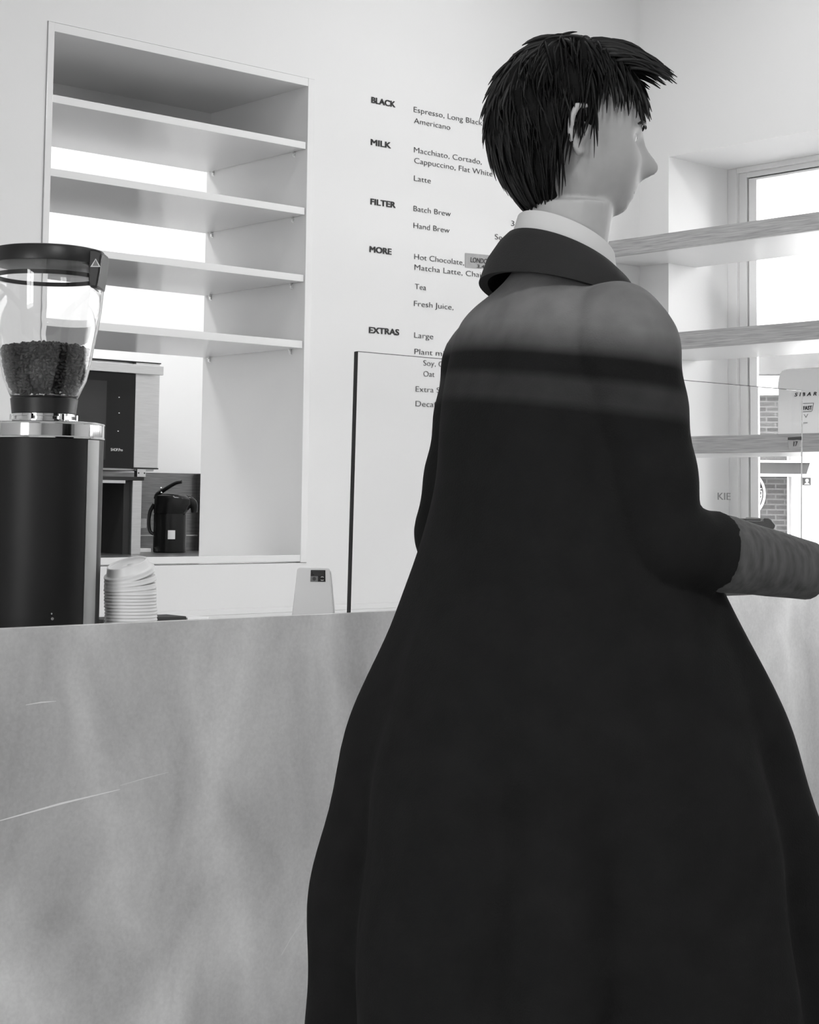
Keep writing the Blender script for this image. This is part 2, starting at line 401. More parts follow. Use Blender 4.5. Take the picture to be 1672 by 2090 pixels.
MB().prism([(.122+.009*math.cos(2*PI*k/16), 1.392+.009*math.sin(2*PI*k/16)) for k in range(16)], 'y', -.006, -.003).prism([(.107, 1.371), (.136, 1.371), (.122, 1.384)], 'y', -.006, -.003).build('picture', MT['white_ink'], no, smooth=0)

# ------------------------------------------------------------------ hatch shelf unit in the back wall
U = thing('shelf_unit', (NX0, YA, NZ0), 'white built-in shelf unit with four shelves and open back in the wall', 'shelving')
def up_(mb, name, mt, parent=U, **k):
    o = mb.build(name, mt, **k); o.parent = parent
    o.matrix_parent_inverse = Matrix.Translation((-NX0, -YA, -NZ0)) if parent is U else Matrix.Identity(4)
    return o
IX0, IX1, IZ0, IZ1, YB = 2.3885, 3.3032, 1.0808, 2.5690, 4.779
e = .0015
up_(MB().box(NX0+e, IX0, YA-.004, YB, NZ0+e, NZ1-e), 'side_panel', MT['lam'], smooth=0, bevel=.0012)
up_(MB().box(IX1, NX1-e, YA-.004, YB, NZ0+e, NZ1-e), 'side_panel', MT['lam'], smooth=0, bevel=.0012)
up_(MB().box(IX0, IX1, YA-.003, YB, IZ1, NZ1-e), 'top_panel', MT['lam'], smooth=0, bevel=.0012)
up_(MB().box(IX0, IX1, YA+.018, YB, NZ0-.010, 1.0575), 'bottom_panel', MT['lam'], smooth=0)
up_(MB().box(IX0, IX1, YA-.003, YA+.0178, NZ0+.0045, IZ0), 'front_lip', MT['lam'], smooth=0, bevel=.0012)
up_(MB().box(IX0, IX1, YB-.018, YB, 2.395, IZ1), 'back_rail', MT['lam_edge'], smooth=0)
for zt, zb in ((2.3886, 2.3662), (2.1775, 2.1552), (1.9629, 1.9410), (1.7532, 1.7300)):
    sh = up_(MB().box(IX0+.002, IX1-.0025, YA+.001, YB-.006, zb, zt), 'shelf', MT['lam'], smooth=0, bevel=.001)
    for yy in (4.288, 4.736):
        for xx, sx in ((IX1, -1), (IX0, 1)):
            m = MB(); m.tube([(xx+sx*-.0002, yy, zb-.0035), (xx+sx*.011, yy, zb-.0035)], .003, 8)
            m.box(min(xx, xx+sx*.002), max(xx, xx+sx*.002), yy-.005, yy+.005, zb-.018, zb-.001)
            m.box(min(xx+sx*.002, xx+sx*.007), max(xx+sx*.002, xx+sx*.007), yy-.0035, yy+.0035, zb-.016, zb-.0065)
            up_(m, 'shelf_pin', MT['chrome'], smooth=0)

# ------------------------------------------------------------------ kitchen seen through the hatch
sp_ = thing('steel_splashback', (4.0, YK, 1.0), 'dark brushed steel splashback on the kitchen wall behind the airpot', 'splashback')
def at(mb, parent, name, mt, **k):
    o = mb.build(name, mt, **k); o.parent = parent; o.matrix_parent_inverse = parent.matrix_basis.inverted(); return o
at(MB().box(3.0, 4.80, YK-.012, YK-.001, 1.0005, 1.376), sp_, 'splash_panel', MT['steel_dk'], smooth=0)
at(MB().box(4.80, 4.812, YK-.06, YK-.001, 1.0005, 1.376), sp_, 'end_return', MT['steel_dk'], smooth=0)
at(MB().box(3.0, 4.5, YK-.035, YK-.0125, 1.109, 1.155), sp_, 'rail', MT['steel'], smooth=0, bevel=.002)
at(MB().box(3.0, 4.8, YK-.03, YK-.0125, 1.070, 1.077), sp_, 'rail', MT['steel'], smooth=0, bevel=.002)
wt = thing('steel_workbench', (4.0, 6.6, 0), 'brushed steel kitchen workbench under the oven and the airpot', 'workbench')
at(MB().box(2.9, 4.83, 6.25, YK-.001, .96, 1.0), wt, 'bench_top', MT['steel'], smooth=0, bevel=.003)
for lx in (2.95, 4.75):
    for ly in (6.3, 6.93):
        at(MB().box(lx-.02, lx+.02, ly-.02, ly+.02, 0, .96), wt, 'leg', MT['steel'], smooth=0, bevel=.003)
at(MB().box(2.95, 4.75, 6.32, 6.92, .3, .33), wt, 'lower_shelf', MT['steel'], smooth=0)
cb = tag(MB().box(3.7, 4.418, 6.78, 6.872, 1.0005, 1.019).build('white_board', MT['white_pl'], smooth=0, bevel=.003), 'flat white board lying on the steel bench behind the stand leg', 'board')
st = thing('oven_stand', (4.0, 6.7, 1.0), 'steel stand with square legs carrying the oven on the bench', 'stand')
for lx in (3.60, 4.157):
    for ly in (6.542, 6.88):
        at(MB().box(lx, lx+.049, ly, ly+.049, 1.0, 1.332), st, 'leg', MT['steel_lt'], smooth=0, bevel=.003)
at(MB().box(4.122, 4.156, 6.56, 6.76, 1.002, 1.330), st, 'side_plate', MT['black_mt'], smooth=0)
at(MB().box(3.58, 4.215, 6.541, 6.95, 1.332, 1.347), st, 'top_frame', MT['black_mt'], smooth=0)
at(MB().box(3.60, 4.12, 6.545, 6.56, 1.318, 1.331), st, 'front_rail', MT['steel_lt'], smooth=0)
ov = thing('countertop_oven', (3.9, 6.74, 1.347), 'steel kitchen oven with black glass door and bar handle seen through the hatch', 'oven')
at(MB().box(3.55, 4.281, 6.56, 6.96, 1.375, 1.868), ov, 'oven_body', MT['steel_lt'], smooth=0, bevel=.004)
at(MB().box(3.55, 4.1535, 6.548, 6.562, 1.3755, 1.852), ov, 'base_trim', MT['steel'], smooth=0)
dr = at(MB().box(3.552, 4.1525, 6.532, 6.548, 1.384, 1.850), ov, 'oven_door', MT['black_gl'], smooth=0, bevel=.002)
at(MB().box(3.60, 4.003, 6.5305, 6.532, 1.42, 1.770), dr, 'door_window', mat('smoked_oven_glass', .03, .06, spec=.4), smooth=0)
at(MB().box(4.153, 4.281, 6.532, 6.56, 1.389, 1.862), ov, 'control_panel', MT['steel_lt'], smooth=0, bevel=.002)
at(MB().box(4.150, 4.285, 6.533, 6.56, 1.3835, 1.389), ov, 'panel_edge', MT['black_mt'], smooth=0)
at(MB().box(3.55, 4.286, 6.531, 6.56, 1.862, 1.8665), ov, 'top_gasket', MT['black_mt'], smooth=0)
at(MB().box(3.56, 4.272, 6.488, 6.506, 1.808, 1.849).box(3.6, 3.63, 6.506, 6.533, 1.82, 1.84).box(4.22, 4.25, 6.506, 6.533, 1.82, 1.84), dr, 'bar_handle', MT['steel_lt'], smooth=0, bevel=.002)
at(MB().box(4.174, 4.219, 6.534, 6.56, 1.348, 1.3832), ov, 'hinge', MT['steel_lt'], smooth=0, bevel=.001)
for hx in (4.181, 4.212): at(MB().tube([(hx, 6.5345, 1.365), (hx, 6.5325, 1.365)], .0035, 10), ov, 'hinge_screw', MT['black_mt'])
for lx, lz in ((4.070, 1.630), (4.067, 1.549), (4.068, 1.70)):
    o = MB().box(lx-.003, lx+.003, 6.5305, 6.5315, lz-.002, lz+.002).build('indicator_mark', MT['white_ink'], smooth=0); o.parent = dr
text_obj('oven_lettering', "SHOP.Pro", .013, .061, (4.0317, 6.5315, 1.460), (1, 0, 0), (0, 0, 1), MT['white_ink'], parent=None)
lo = bpy.data.objects['oven_lettering']; lo.parent = dr

ap = thing('airpot', (4.502, 6.754, 1.0), 'black pump airpot with raised lever and a pale label on the steel bench', 'flask', rotz=-YAW)
m = MB(); m.lathe([(.072, 0), (.076, .004), (.077, .02), (.077, .175), (.074, .185)], n=40, cap0=True, cap1=True); m.build('flask_body', MT['black_gl'], ap)
m = MB(); rl = []
for z, rx, ry, cx in ((.183, .078, .078, 0), (.20, .084, .080, .006), (.225, .090, .080, .014), (.25, .088, .077, .012), (.265, .078, .07, .004), (.272, .06, .058, 0), (.275, .03, .03, 0)):
    rl.append([(cx+rx*math.cos(2*PI*k/36), ry*math.sin(2*PI*k/36), z) for k in range(36)])
m.rings(rl); m.build('pump_head', MT['black_gl'], ap)
def smooth_tube(pts, rad, n, flat=1.0):
    c4 = catmull([tuple(p_)+(r_,) for p_, r_ in zip(pts, rad)], 6)
    return MB().tube([c[:3] for c in c4], [c[3] for c in c4], n, flat=flat)
smooth_tube([(.070, 0, .247), (.092, 0, .243), (.110, 0, .222), (.112, 0, .188)], [.024, .022, .019, .014], 16).build('spout', MT['black_gl'], ap)
smooth_tube([(-.07, 0, .25), (-.062, 0, .27), (-.03, 0, .295), (.02, 0, .325), (.05, 0, .332)], [.010, .012, .011, .010, .009], 12, flat=2.2).build('lever', MT['black_gl'], ap)
smooth_tube([(-.076, 0, .225), (-.095, 0, .19), (-.100, 0, .14), (-.094, 0, .10), (-.076, 0, .085)], [.010, .009, .008, .008, .008], 12, flat=1.6).build('carry_handle', MT['black'], ap)
m = MB().ball((-.045, -.01, .300), .006, 10, 6).ball((-.04, -.03, .279), .005, 10, 6); m.build('hinge_pin', MT['chrome'], ap)
m = MB(); rl = []
for k in range(9):
    a = -PI/2+.02+.055*k
    rl.append([(.0775*math.cos(a), .0775*math.sin(a), z) for z in (.064, .105)])
n = len(rl); m.add([p for r in rl for p in r], [(2*i, 2*i+2, 2*i+3, 2*i+1) for i in range(n-1)])
o = m.build('pale_label', MT['paper'], ap)

# ------------------------------------------------------------------ back counter, counter, glass
bc = thing('back_counter', (3.0, 3.9, 0), 'white low back counter running along the wall under the hatch', 'counter')
at(MB().box(1.2, XB-.002, 3.62, YA-.001, .88, .905), bc, 'worktop', MT['trim'], smooth=0, bevel=.002)
at(MB().box(1.22, XB-.01, 3.66, YA-.001, .10, .88), bc, 'cabinet_front', MT['trim'], smooth=0)
at(MB().box(1.24, XB-.02, 3.71, YA-.01, 0, .10), bc, 'plinth', MT['black_mt'], smooth=0)
at(MB().box(1.2, XB-.002, YA-.012, YA-.001, .9052, .922), bc, 'upstand', MT['trim'], smooth=0, bevel=.001)
ts = tag(MB().box(2.45, 2.722, 3.99, 4.09, .9055, .9245).build('black_tray', MT['black_mt'], smooth=0, bevel=.003), 'long thin black tray on the back counter right of the lid stack', 'tray')
nt_ = tag(MB().box(2.728, 2.80, 3.995, 4.08, .9055, .920).build('white_note_pad', MT['paper'], smooth=0), 'small white pad beside the black tray on the back counter', 'pad')

PT = 1.0535; PY = 2.3293; WT = 1.0
ct = thing('service_counter', (2.3, 2.6, 0), 'grey cloudy metal fronted service counter filling the foreground', 'counter')
at(MB().box(.2, 4.3, PY, PY+.011, 0, PT), ct, 'front_panel', MT['panel'], smooth=0, bevel=.0008)
at(MB().box(.2, 4.3, PY+.0115, 2.98, WT-.03, WT), ct, 'worktop', MT['trim'], smooth=0, bevel=.002)
at(MB().box(.22, 4.28, PY+.0115, 2.93, .0, WT-.03), ct, 'carcass', MT['trim'], smooth=0)
# scratches in the metal
SCR = mat('bare_scratch_metal', .92, .5, 0)
def scratch(x0, z0, x1, z1, wd=.0016):
    mb = MB()
    dv = Vector((x1-x0, 0, z1-z0)).normalized(); n_ = Vector((-dv.z, 0, dv.x))*wd/2; y = PY-.0003
    a, b_, c = Vector((x0, y, z0)), Vector(((x0+x1)/2, y, (z0+z1)/2))+n_*1.2, Vector((x1, y, z1))
    mb.add([a+n_*.5, b_+n_, c+n_*.4, c-n_*.4, b_-n_, a-n_*.5], [(0, 1, 4, 5), (1, 2, 3, 4)]); at(mb, ct, 'scratch_mark', SCR, smooth=0)
scratch(1.262, .769, 1.470, .794, .0030); scratch(1.30, .937, 1.352, .939, .0018); scratch(1.47, .8, 1.56, .812, .0012)
scratch(1.795, .486, 1.84, .536, .0028)

gs = thing('glass_screen', (2.6, 2.346, WT), 'clear frameless glass screen standing along the service counter', 'screen')
def lean(v): v.x += .018*(v.z-WT); return v
at(MB().box(1.9455, 3.291, 2.3415, 2.3495, WT, 1.518).xf(lean), gs, 'glass_sheet', MT['glass'], smooth=0)
at(MB().box(1.9430, 1.9454, 2.3415, 2.3495, WT, 1.5185).xf(lean), gs, 'dark_edge', MT['edge'], smooth=0)
at(MB().box(1.9455, 3.291, 2.3415, 2.3495, 1.5181, 1.5192).xf(lean), gs, 'top_edge', mat('polished_glass_edge', .10, .12), smooth=0)

tp = thing('tape_label', (3.268, 2.341, 1.38), 'strip of grey tape numbered 17 on the glass screen corner', 'label')
at(MB().prism([(3.2437, 1.3815), (3.2905, 1.388), (3.2925, 1.4105), (3.2401, 1.4067)], 'y', 2.3405, 2.3413), tp, 'tape_strip', MT['greytape'], smooth=0)
at(MB().prism([(3.2403, 1.4020), (3.262, 1.4025), (3.275, 1.4040), (3.2922, 1.4035), (3.2927, 1.4120), (3.2401, 1.4080)], 'y', 2.3398, 2.3405), tp, 'inked_band', MT['ink'], smooth=0)
o = text_obj('handwriting', '17', .0115, .016, (3.261, 2.3402, 1.3885), (1, 0, .08), (0, 0, 1), MT['ink'], parent=tp, shear=.15)
hw = text_obj('handwritten_lettering', 'KIE', .0165, .045, (2.984, 2.3412, 1.263), (1, 0, 0), (0, 0, 1), MT['sticker_grey'])
tag(hw, 'faint handwritten letters KIE on the glass screen before the window reveal', 'lettering')

# ------------------------------------------------------------------ menu on the wall
mn = thing('wall_menu', (3.9, YA, 2.1), 'dark lettered drinks menu applied to the white wall', 'menu')
def mtext(kind, t, x, z, wd, cap, slope, mt, bold):
    text_obj(kind, t, cap, wd, (x, YA-.0007, z), (1, 0, slope), (0, 0, 1), mt, parent=mn, bold=bold)
for t, x, z, wd in (('BLACK', 3.5691, 2.5608, .1029), ('MILK', 3.5691, 2.4200, .0858), ('FILTER', 3.5716, 2.2226, .107), ('MORE', 3.5705, 2.0649, .0931), ('EXTRAS', 3.5728, 1.7989, .1287)):
    mtext('heading', t, x, z, wd, .0205, .012, MT['ink'], .0016)
for t, x, z, wd in (('Espresso, Long Black,', 3.7571, 2.5602, .3268), ('Americano', 3.7588, 2.5225, .1662), ('Macchiato, Cortado,', 3.7604, 2.4228, .3164),
                    ('Cappuccino, Flat White', 3.7621, 2.3870, .3678), ('Latte', 3.7620, 2.3265, .0759), ('Batch Brew', 3.7616, 2.2237, .1704),
                    ('Hand Brew', 3.7625, 2.1662, .1648), ('Hot Chocolate,', 3.7677, 2.0615, .2288), ('Matcha Latte, Chai Latte', 3.7692, 2.0260, .4059),
                    ('Tea', 3.7720, 1.9611, .0500), ('Fresh Juice,', 3.7689, 1.9036, .1795), ('Large', 3.7719, 1.7975, .0852), ('Plant milk', 3.7737, 1.7425, .1656),
                    ('Soy, C', 3.8113, 1.7063, .0899), ('Oat', 3.8119, 1.6701, .0494), ('Extra Shot', 3.7779, 1.6171, .1654), ('Decaf', 3.7782, 1.5682, .0935)):
    mtext('menu_line', t, x, z, wd, .0198, .012, MT['ink_lt'], -.0004)
for t, x, z, wd in (('3.30', 4.2203, 2.5597, .0768), ('4.00', 4.2228, 2.3287, .0768), ('3.30', 4.2239, 2.2284, .0765), ('See Menu', 4.1450, 2.1715, .1585)):
    mtext('price', t, x, z, wd, .0200, .012, MT['ink_lt'], -.0004)
tl = thing('tape_label', (4.09, YA-.001, 2.08), 'grey tape label handwritten LONDON FOG stuck over the wall menu', 'label')
at(MB().prism([(4.0022, 2.0574), (4.1940, 2.0677), (4.1935, 2.1146), (4.0027, 2.1075)], 'y', YA-.0022, YA-.0012), tl, 'tape_strip', MT['greytape'], smooth=0)
text_obj('handwriting', 'LONDON FOG', .0180, .150, (4.0260, YA-.0026, 2.0780), (1, 0, .03), (0, 0, 1), MT['ink_lt'], parent=tl, shear=.1)
text_obj('handwriting', '3.40', .0120, .050, (4.058, YA-.0026, 2.0620), (1, 0, .03), (0, 0, 1), MT['ink_lt'], parent=tl)

# ------------------------------------------------------------------ window shelves
for i, (zt, zb, lab) in enumerate(((2.2109, 2.1515, 'upper oak edged window shelf high across the window'),
                                   (1.8550, 1.7944, 'middle oak edged window shelf across the window'),
                                   (1.4885, 1.4286, 'lowest oak edged window shelf carrying the filter paper pack'))):
    t = thing('window_shelf', (4.8, 3.0, zb), lab, 'shelf', group='shelves across the window')
    poly = [(4.664, .95), (5.075, .95), (5.075, YR-.002), (XB-.002, YR-.002), (XB-.002, YA-.002), (4.664, YA-.002)]
    at(MB().prism(poly, 'z', zb, zt), t, 'board', MT['shelf_under'], smooth=0, bevel=.001)
    at(MB().box(4.6462, 4.6638, .95, YA-.002, zb, zt), t, 'oak_lipping', MT['wood'], smooth=0, bevel=.001)
pk = thing('filter_paper_pack', (4.76, 3.36, 1.4885), 'white upright filter paper pack with black print on the lowest window shelf', 'packaging')
zb = 1.4887; rl = []
y0, y1, zt = 3.478, 3.225, 1.712
prof = [(y0, zb), (y0-.001, zb+.10), (y0-.004, zb+.17), (y0-.008, zt-.03), (y0-.014, zt-.012), (y0-.026, zt-.002), (y0-.05, zt), (y1+.05, zt), (y1+.026, zt-.002), (y1+.014, zt-.012), (y1+.008, zt-.03), (y1+.002, zb+.10), (y1, zb)]
at(MB().prism(prof, 'x', 4.750, 4.815), pk, 'pouch', MT['paper'], smooth=0, bevel=.006)
g = MB().prism([(y0+.001, zb), (y0+.020, zb), (y0+.028, zb+.12), (y0-.006, zb+.10)], 'x', 4.79, 4.812); at(g, pk, 'side_gusset', MT['paper'], smooth=0, bevel=.002)
Rv, Uv = (0, -1, 0), (0, 0, 1)
text_obj('print', 'SIBARIST', .0125, .150, (4.7495, 3.4069, 1.6185), Rv, Uv, MT['ink'], parent=pk, bold=.0008, shear=.25, spacing=1.75)
text_obj('print', 'FAST', .0135, .034, (4.7495, 3.3680, 1.5720), Rv, Uv, MT['ink'], parent=pk, bold=.0006)
m = MB()
for a, b_ in (((3.3690, 1.5935), (3.3270, 1.5935)), ((3.3270, 1.5935), (3.3335, 1.5680)), ((3.3690, 1.5660), (3.3350, 1.5660)), ((3.3650, 1.5580), (3.3575, 1.5470)), ((3.3575, 1.5470), (3.3500, 1.5580)), ((3.3680, 1.5290), (3.3520, 1.5290))):
    m.tube([(4.7495, a[0], a[1]), (4.7495, b_[0], b_[1])], .0007, 5)
at(m, pk, 'print_lines', MT['ink'])

# ------------------------------------------------------------------ black machine behind the glass
cm = thing('coffee_machine', (3.25, 2.62, WT), 'low black coffee machine with a pointed end behind the glass screen', 'machine', rotz=-YAW)
inv = cm.matrix_basis.inverted()
end = inv @ Vector((3.3923, 2.4904, 1.2048)); ex = end.x
dy = end.y
at_prof = [(ex-.055, .0), (ex-.055, .10), (ex-.016, .182), (ex-.003, .198), (ex, .2045), (ex-.006, .212), (ex-.010, .218), (ex-.017, .2215), (ex-.030, .2215), (ex-.030, .2150), (ex-.40, .2150), (ex-.40, 0)]
m = MB().prism(at_prof, 'y', dy-.0, dy+.22); m.build('machine_body', MT['black'], cm, smooth=0, bevel=.003)
MB().box(ex-.40, ex-.032, dy+.02, dy+.20, .2152, .219).build('cup_tray', MT['black_mt'], cm, smooth=0, bevel=.001)

# ------------------------------------------------------------------ tapered white stand
dv = thing('card_reader_stand', (2.04, 2.568, WT), 'white tapered counter stand with a black icon sticker near its top', 'stand', rotz=-YAW)
fp = [(-.0425, 0), (.0430, 0), (.0310, .118), (.0280, .1215), (-.0285, .1215), (-.0315, .118)]
def tilt(v): v.y += .10*v.z; return v
MB().prism(fp, 'y', -.004, .012).xf(tilt).build('front_plate', MT['white_pl'], dv, smooth=0, bevel=.0018)
MB().prism([(-.036, 0), (.046, 0), (.0335, .115), (-.026, .115)], 'y', .0125, .028).xf(tilt).build('back_shell', MT['white_pl'], dv, smooth=0, bevel=.003)
MB().box(-.04, .042, .028, .085, 0, .012).build('foot', MT['white_pl'], dv, smooth=0, bevel=.003)
sk = MB().prism([(-.0055, .0955), (.0236, .0955), (.0228, .1176), (-.0050, .1176)], 'y', -.0049, -.0043).xf(tilt).build('icon_sticker', MT['black_mt'], dv, smooth=0)
MB().prism([(-.0052, .0960), (.0090, .0960), (.0090, .1063), (-.0052, .1063)], 'y', -.0054, -.0050).xf(tilt).build('grey_patch', MT['sticker_grey'], sk, smooth=0)
m = MB()
for k in range(8):
    a = 2*PI*k/8; m.prism([(.0019+.0036*math.cos(a-.25), .1012+.0036*math.sin(a-.25)), (.0019+.0036*math.cos(a+.25), .1012+.0036*math.sin(a+.25)), (.0019, .1012)], 'y', -.0058, -.0054)
m.xf(tilt).build('star_icon', MT['ink'], sk, smooth=0)
m = MB()
for cz_, sg in ((.1040, 1), (.0995, -1)):
    pts = [(.0172+.0024*math.cos(a), -.0056, cz_+.0012*math.sin(a)*sg) for a in [PI*q/8 for q in range(9)]]
    m.tube(pts, .0006, 6)
m.xf(tilt).build('arrow_icon', MT['white_ink'], sk)
m = MB()
for q in range(3): m.box(-.003+.002*q, .020, -.0053, -.0050, .1150-.0032*q, .1154-.0032*q)
m.xf(tilt).build('fine_print', MT['sticker_grey'], sk, smooth=0)

# ------------------------------------------------------------------ stack of cup lids
lid_prof = [(.0444, 0), (.0447, .0012), (.0440, .0030), (.0434, .0050), (.0440, .0072), (.0434, .0088), (.0412, .0094), (.0392, .0100), (.0384, .0112),
            (.0350, .0215), (.0345, .0232), (.0332, .0238), (.0318, .0232), (.0312, .0205), (.0295, .0195), (.012, .0192), (.0006, .0192)]
m = MB().lathe(lid_prof, n=56)
lid0 = m.build('cup_lid', MT['lid'], smooth=45)
sd = lid0.modifiers.new('thickness', 'SOLIDIFY'); sd.thickness = .00045; sd.offset = -1
NL = 20; bx, by = 1.5860, 2.4950
wv = Vector((math.cos(YAW), -math.sin(YAW), 0))
for i in range(NL):
    o = lid0 if i == 0 else lid0.copy()
    if i: COL.objects.link(o)
    z = WT+.0002+i*.00545; lean_ = -.0034*i/NL*1.6+random.uniform(-.0004, .0004)
    o.location = Vector((bx, by, z))+wv*(lean_+.004)
    tiltdeg = 0 if i < NL-3 else (3.0, 6.5, 12.5)[i-(NL-3)]
    if i >= NL-3: o.location.z += (.0030, .0085, .0150)[i-(NL-3)]
    # tilt about the horizontal axis pointing towards the viewer, right side raised
    ax = Vector((-math.sin(YAW), -math.cos(YAW), 0))
    o.rotation_mode = 'QUATERNION'
    from mathutils import Quaternion
    fwd_t = 0 if i < NL-3 else (3.5, 8.0, 14.0)[i-(NL-3)]
    o.rotation_quaternion = Quaternion(wv, math.radians(fwd_t)) @ Quaternion(ax, math.radians(tiltdeg)) @ Quaternion((0, 0, 1), random.uniform(0, 6))
    if i == NL-1: lb = 'topmost white takeaway cup lid, tilted on the stack beside the grinder'
    elif i == NL-2: lb = 'white cup lid second from the top of the stack, tilted under the top lid'
    elif i == NL-3: lb = 'white cup lid third from the top of the stack, slightly tilted'
    else: lb = 'white takeaway cup lid nested level in the stack beside the grinder'
    tag(o, lb, 'lid', 'stacked white cup lids')

# ------------------------------------------------------------------ coffee grinder
GX, GY = 1.4352, 2.5381
gr = thing('coffee_grinder', (GX, GY, WT), 'black coffee grinder with chrome ring and clear bean hopper on the counter', 'grinder', rotz=-YAW)
def z_(v): return 1.3447-(v-900)*.0008185-WT      # heights read off the grinder's own elevation
sq = .0008185
m = MB().lathe([(.094, 0), (.0985, .006), (.0995, .02), (.1000, z_(898))], n=72, cap0=True, cap1=True); m.build('grinder_body', MT['grinder'], gr)
m = MB().lathe([(.085, z_(898)-.001), (.1010, z_(897)), (.1018, z_(895)), (.1005, z_(892.5)), (.1005, z_(869)), (.1016, z_(867)), (.1008, z_(865)), (.094, z_(863)), (.05, z_(861))], n=72, cap1=True, cap0=True); m.build('chrome_ring', MT['chrome'], gr)
m = MB().lathe([(.056, z_(861)), (.056, z_(858)), (.048, z_(857)), (.048, z_(852)), (.052, z_(851)), (.052, z_(846)), (.046, z_(845))], n=48, cap1=True, cap0=True); m.build('adjusting_collar', MT['chrome'], gr)
for k in range(6):
    a = 2*PI*k/6+.3; m = MB().tube([(.050*math.cos(a), .050*math.sin(a), z_(860)), (.050*math.cos(a), .050*math.sin(a), z_(847))], .0065, 10); m.build('collar_bolt', MT['chrome'], gr)
m = MB().lathe([(.046, z_(846)), (.0530, z_(845)), (.0545, z_(830)), (.0560, z_(815)), (.0500, z_(812))], n=48, cap0=True, cap1=True); m.build('hopper_neck', MT['black'], gr)
outer = [(.0548, z_(814)), (.0580, z_(806)), (.0700, z_(776)), (.0780, z_(740)), (.0838, z_(703)), (.0900, z_(672)), (.0960, z_(635)), (.0998, z_(595)), (.1008, z_(570)), (.1002, z_(540))]
outer = [(r-max(0, (900-(900-(z+WT-1.3447)/sq))*.034-3)*sq, z) for r, z in outer]
th = .0030
inner = [(r-th, z+(.0025 if i == 0 else 0)) for i, (r, z) in enumerate(outer)]
hp = MB().lathe([(.001, outer[0][1])]+outer+inner[::-1]+[(.001, inner[0][1])], n=72); ho = hp.build('hopper', MT['hopper'], gr, smooth=50)
m = MB().lathe([(.0921, z_(541)), (.0945, z_(540)), (.0947, z_(515)), (.0925, z_(510)), (.082, z_(507)), (.001, z_(506))], n=72, cap0=True); ld = m.build('hopper_lid', MT['black'], gr)
m = MB().lathe([(.0840, z_(561)), (.0888, z_(561)), (.0886, z_(569)), (.0840, z_(569)), (.0840, z_(561))], n=72); m.build('lid_gasket', MT['black_mt'], ld)
# latch on the right-hand side of the lid
m = MB().prism([(.0630, z_(513)), (.070, z_(511)), (.088, z_(512)), (.0985, z_(516)), (.1000, z_(524)), (.0975, z_(560)), (.0935, z_(592)), (.0810, z_(591)), (.0770, z_(575)), (.0770, z_(545)), (.0630, z_(541))], 'y', -.050, .02)
lt = m.build('lid_latch', MT['black'], ld, smooth=0, bevel=.004)
def tri(s_): return [(.0895-.0085*s_, z_(549)+.004*(1-s_)), (.0895+.0085*s_, z_(549)+.004*(1-s_)), (.0895, z_(532)-.004*(1-s_))]
MB().prism(tri(1), 'y', -.0506, -.0501).build('warning_triangle', MT['white_ink'], lt, smooth=0)
MB().prism(tri(.62), 'y', -.0509, -.0506).build('triangle_centre', MT['sticker_grey'], lt, smooth=0)
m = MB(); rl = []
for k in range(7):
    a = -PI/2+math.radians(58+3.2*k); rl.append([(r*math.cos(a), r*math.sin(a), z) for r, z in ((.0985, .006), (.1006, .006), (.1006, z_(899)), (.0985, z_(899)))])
m.rings(rl); m.build('edge_reflection', mat('edge_highlight_grey', .30, .5, 1.0), gr)  # pale strip standing in for the window reflection along the body's right edge
# buttons low on the body front
def on_body(u_off, zz, r, l, name, mt):
    x = u_off; y = -math.sqrt(.0998**2-x*x); n_ = Vector((x, y, 0)).normalized(); p = Vector((x, y, zz))
    mb = MB(); mb.tube([p-n_*.001, p+n_*l], r, 20); return mb.build(name, mt, gr)
on_body(.041, z_(1274), .0060, .006, 'dial_knob', MT['chrome'])
on_body(.041, z_(1274), .0040, .0068, 'dial_centre', MT['black'])
on_body(.0420, z_(1253), .0024, .0015, 'indicator_dot', MT['chrome'])
on_body(.0408, z_(1243), .0014, .0012, 'indicator_dot', MT['chrome'])

# roasted beans lying in the hopper: nobody could count them
def rad_at(z):
    pr = inner
    for (r1, z1), (r2, z2) in zip(pr, pr[1:]):
        if z1 <= z <= z2: return r1+(r2-r1)*(z-z1)/(z2-z1)
    return pr[0][0] if z < pr[0][1] else pr[-1][0]
bm_ = MB()
def bean(mb, c, s):
    ax = Vector((random.gauss(0, 1), random.gauss(0, 1), random.gauss(0, .6))).normalized(); q = ax.to_track_quat('X', 'Z'); rot = random.uniform(0, 6)
    vs = []; fs = []; n, k = 8, 5
    for i in range(k+1):
        t = PI*(i+.05)/(k+.1)
        for j in range(n):
            a = 2*PI*j/n; p = Vector((-math.cos(t)*.0058, math.sin(t)*math.cos(a)*.0040, math.sin(t)*math.sin(a)*.0034))
            if math.sin(a) > .9: p.z -= .0014*math.sin(t)
            if p.z < -.0015: p.z = -.0015+(p.z+.0015)*.3
            p = Matrix.Rotation(rot, 3, 'X') @ p
            vs.append(Vector(c)+(q @ p)*s)
    for i in range(k):
        for j in range(n): fs.append((i*n+j, i*n+(j+1) % n, (i+1)*n+(j+1) % n, (i+1)*n+j))
    fs += [tuple(range(n))[::-1], tuple(range(k*n, (k+1)*n))]
    mb.add(vs, fs)
zb0, zt0 = inner[0][1]+.004, z_(716)
lay = int((zt0-zb0)/.0052)
for i in range(lay+1):
    z = zb0+.002+i*.0052; r = rad_at(z)-.0060
    n = int(2*PI*r/.0082)
    for ring_ in (0, .0062):
        for k in range(n):
            a = 2*PI*(k+random.random()*.7)/n
            bean(bm_, ((r-ring_)*math.cos(a), (r-ring_)*math.sin(a), z+random.uniform(-.001, .001)), random.uniform(.88, 1.06))
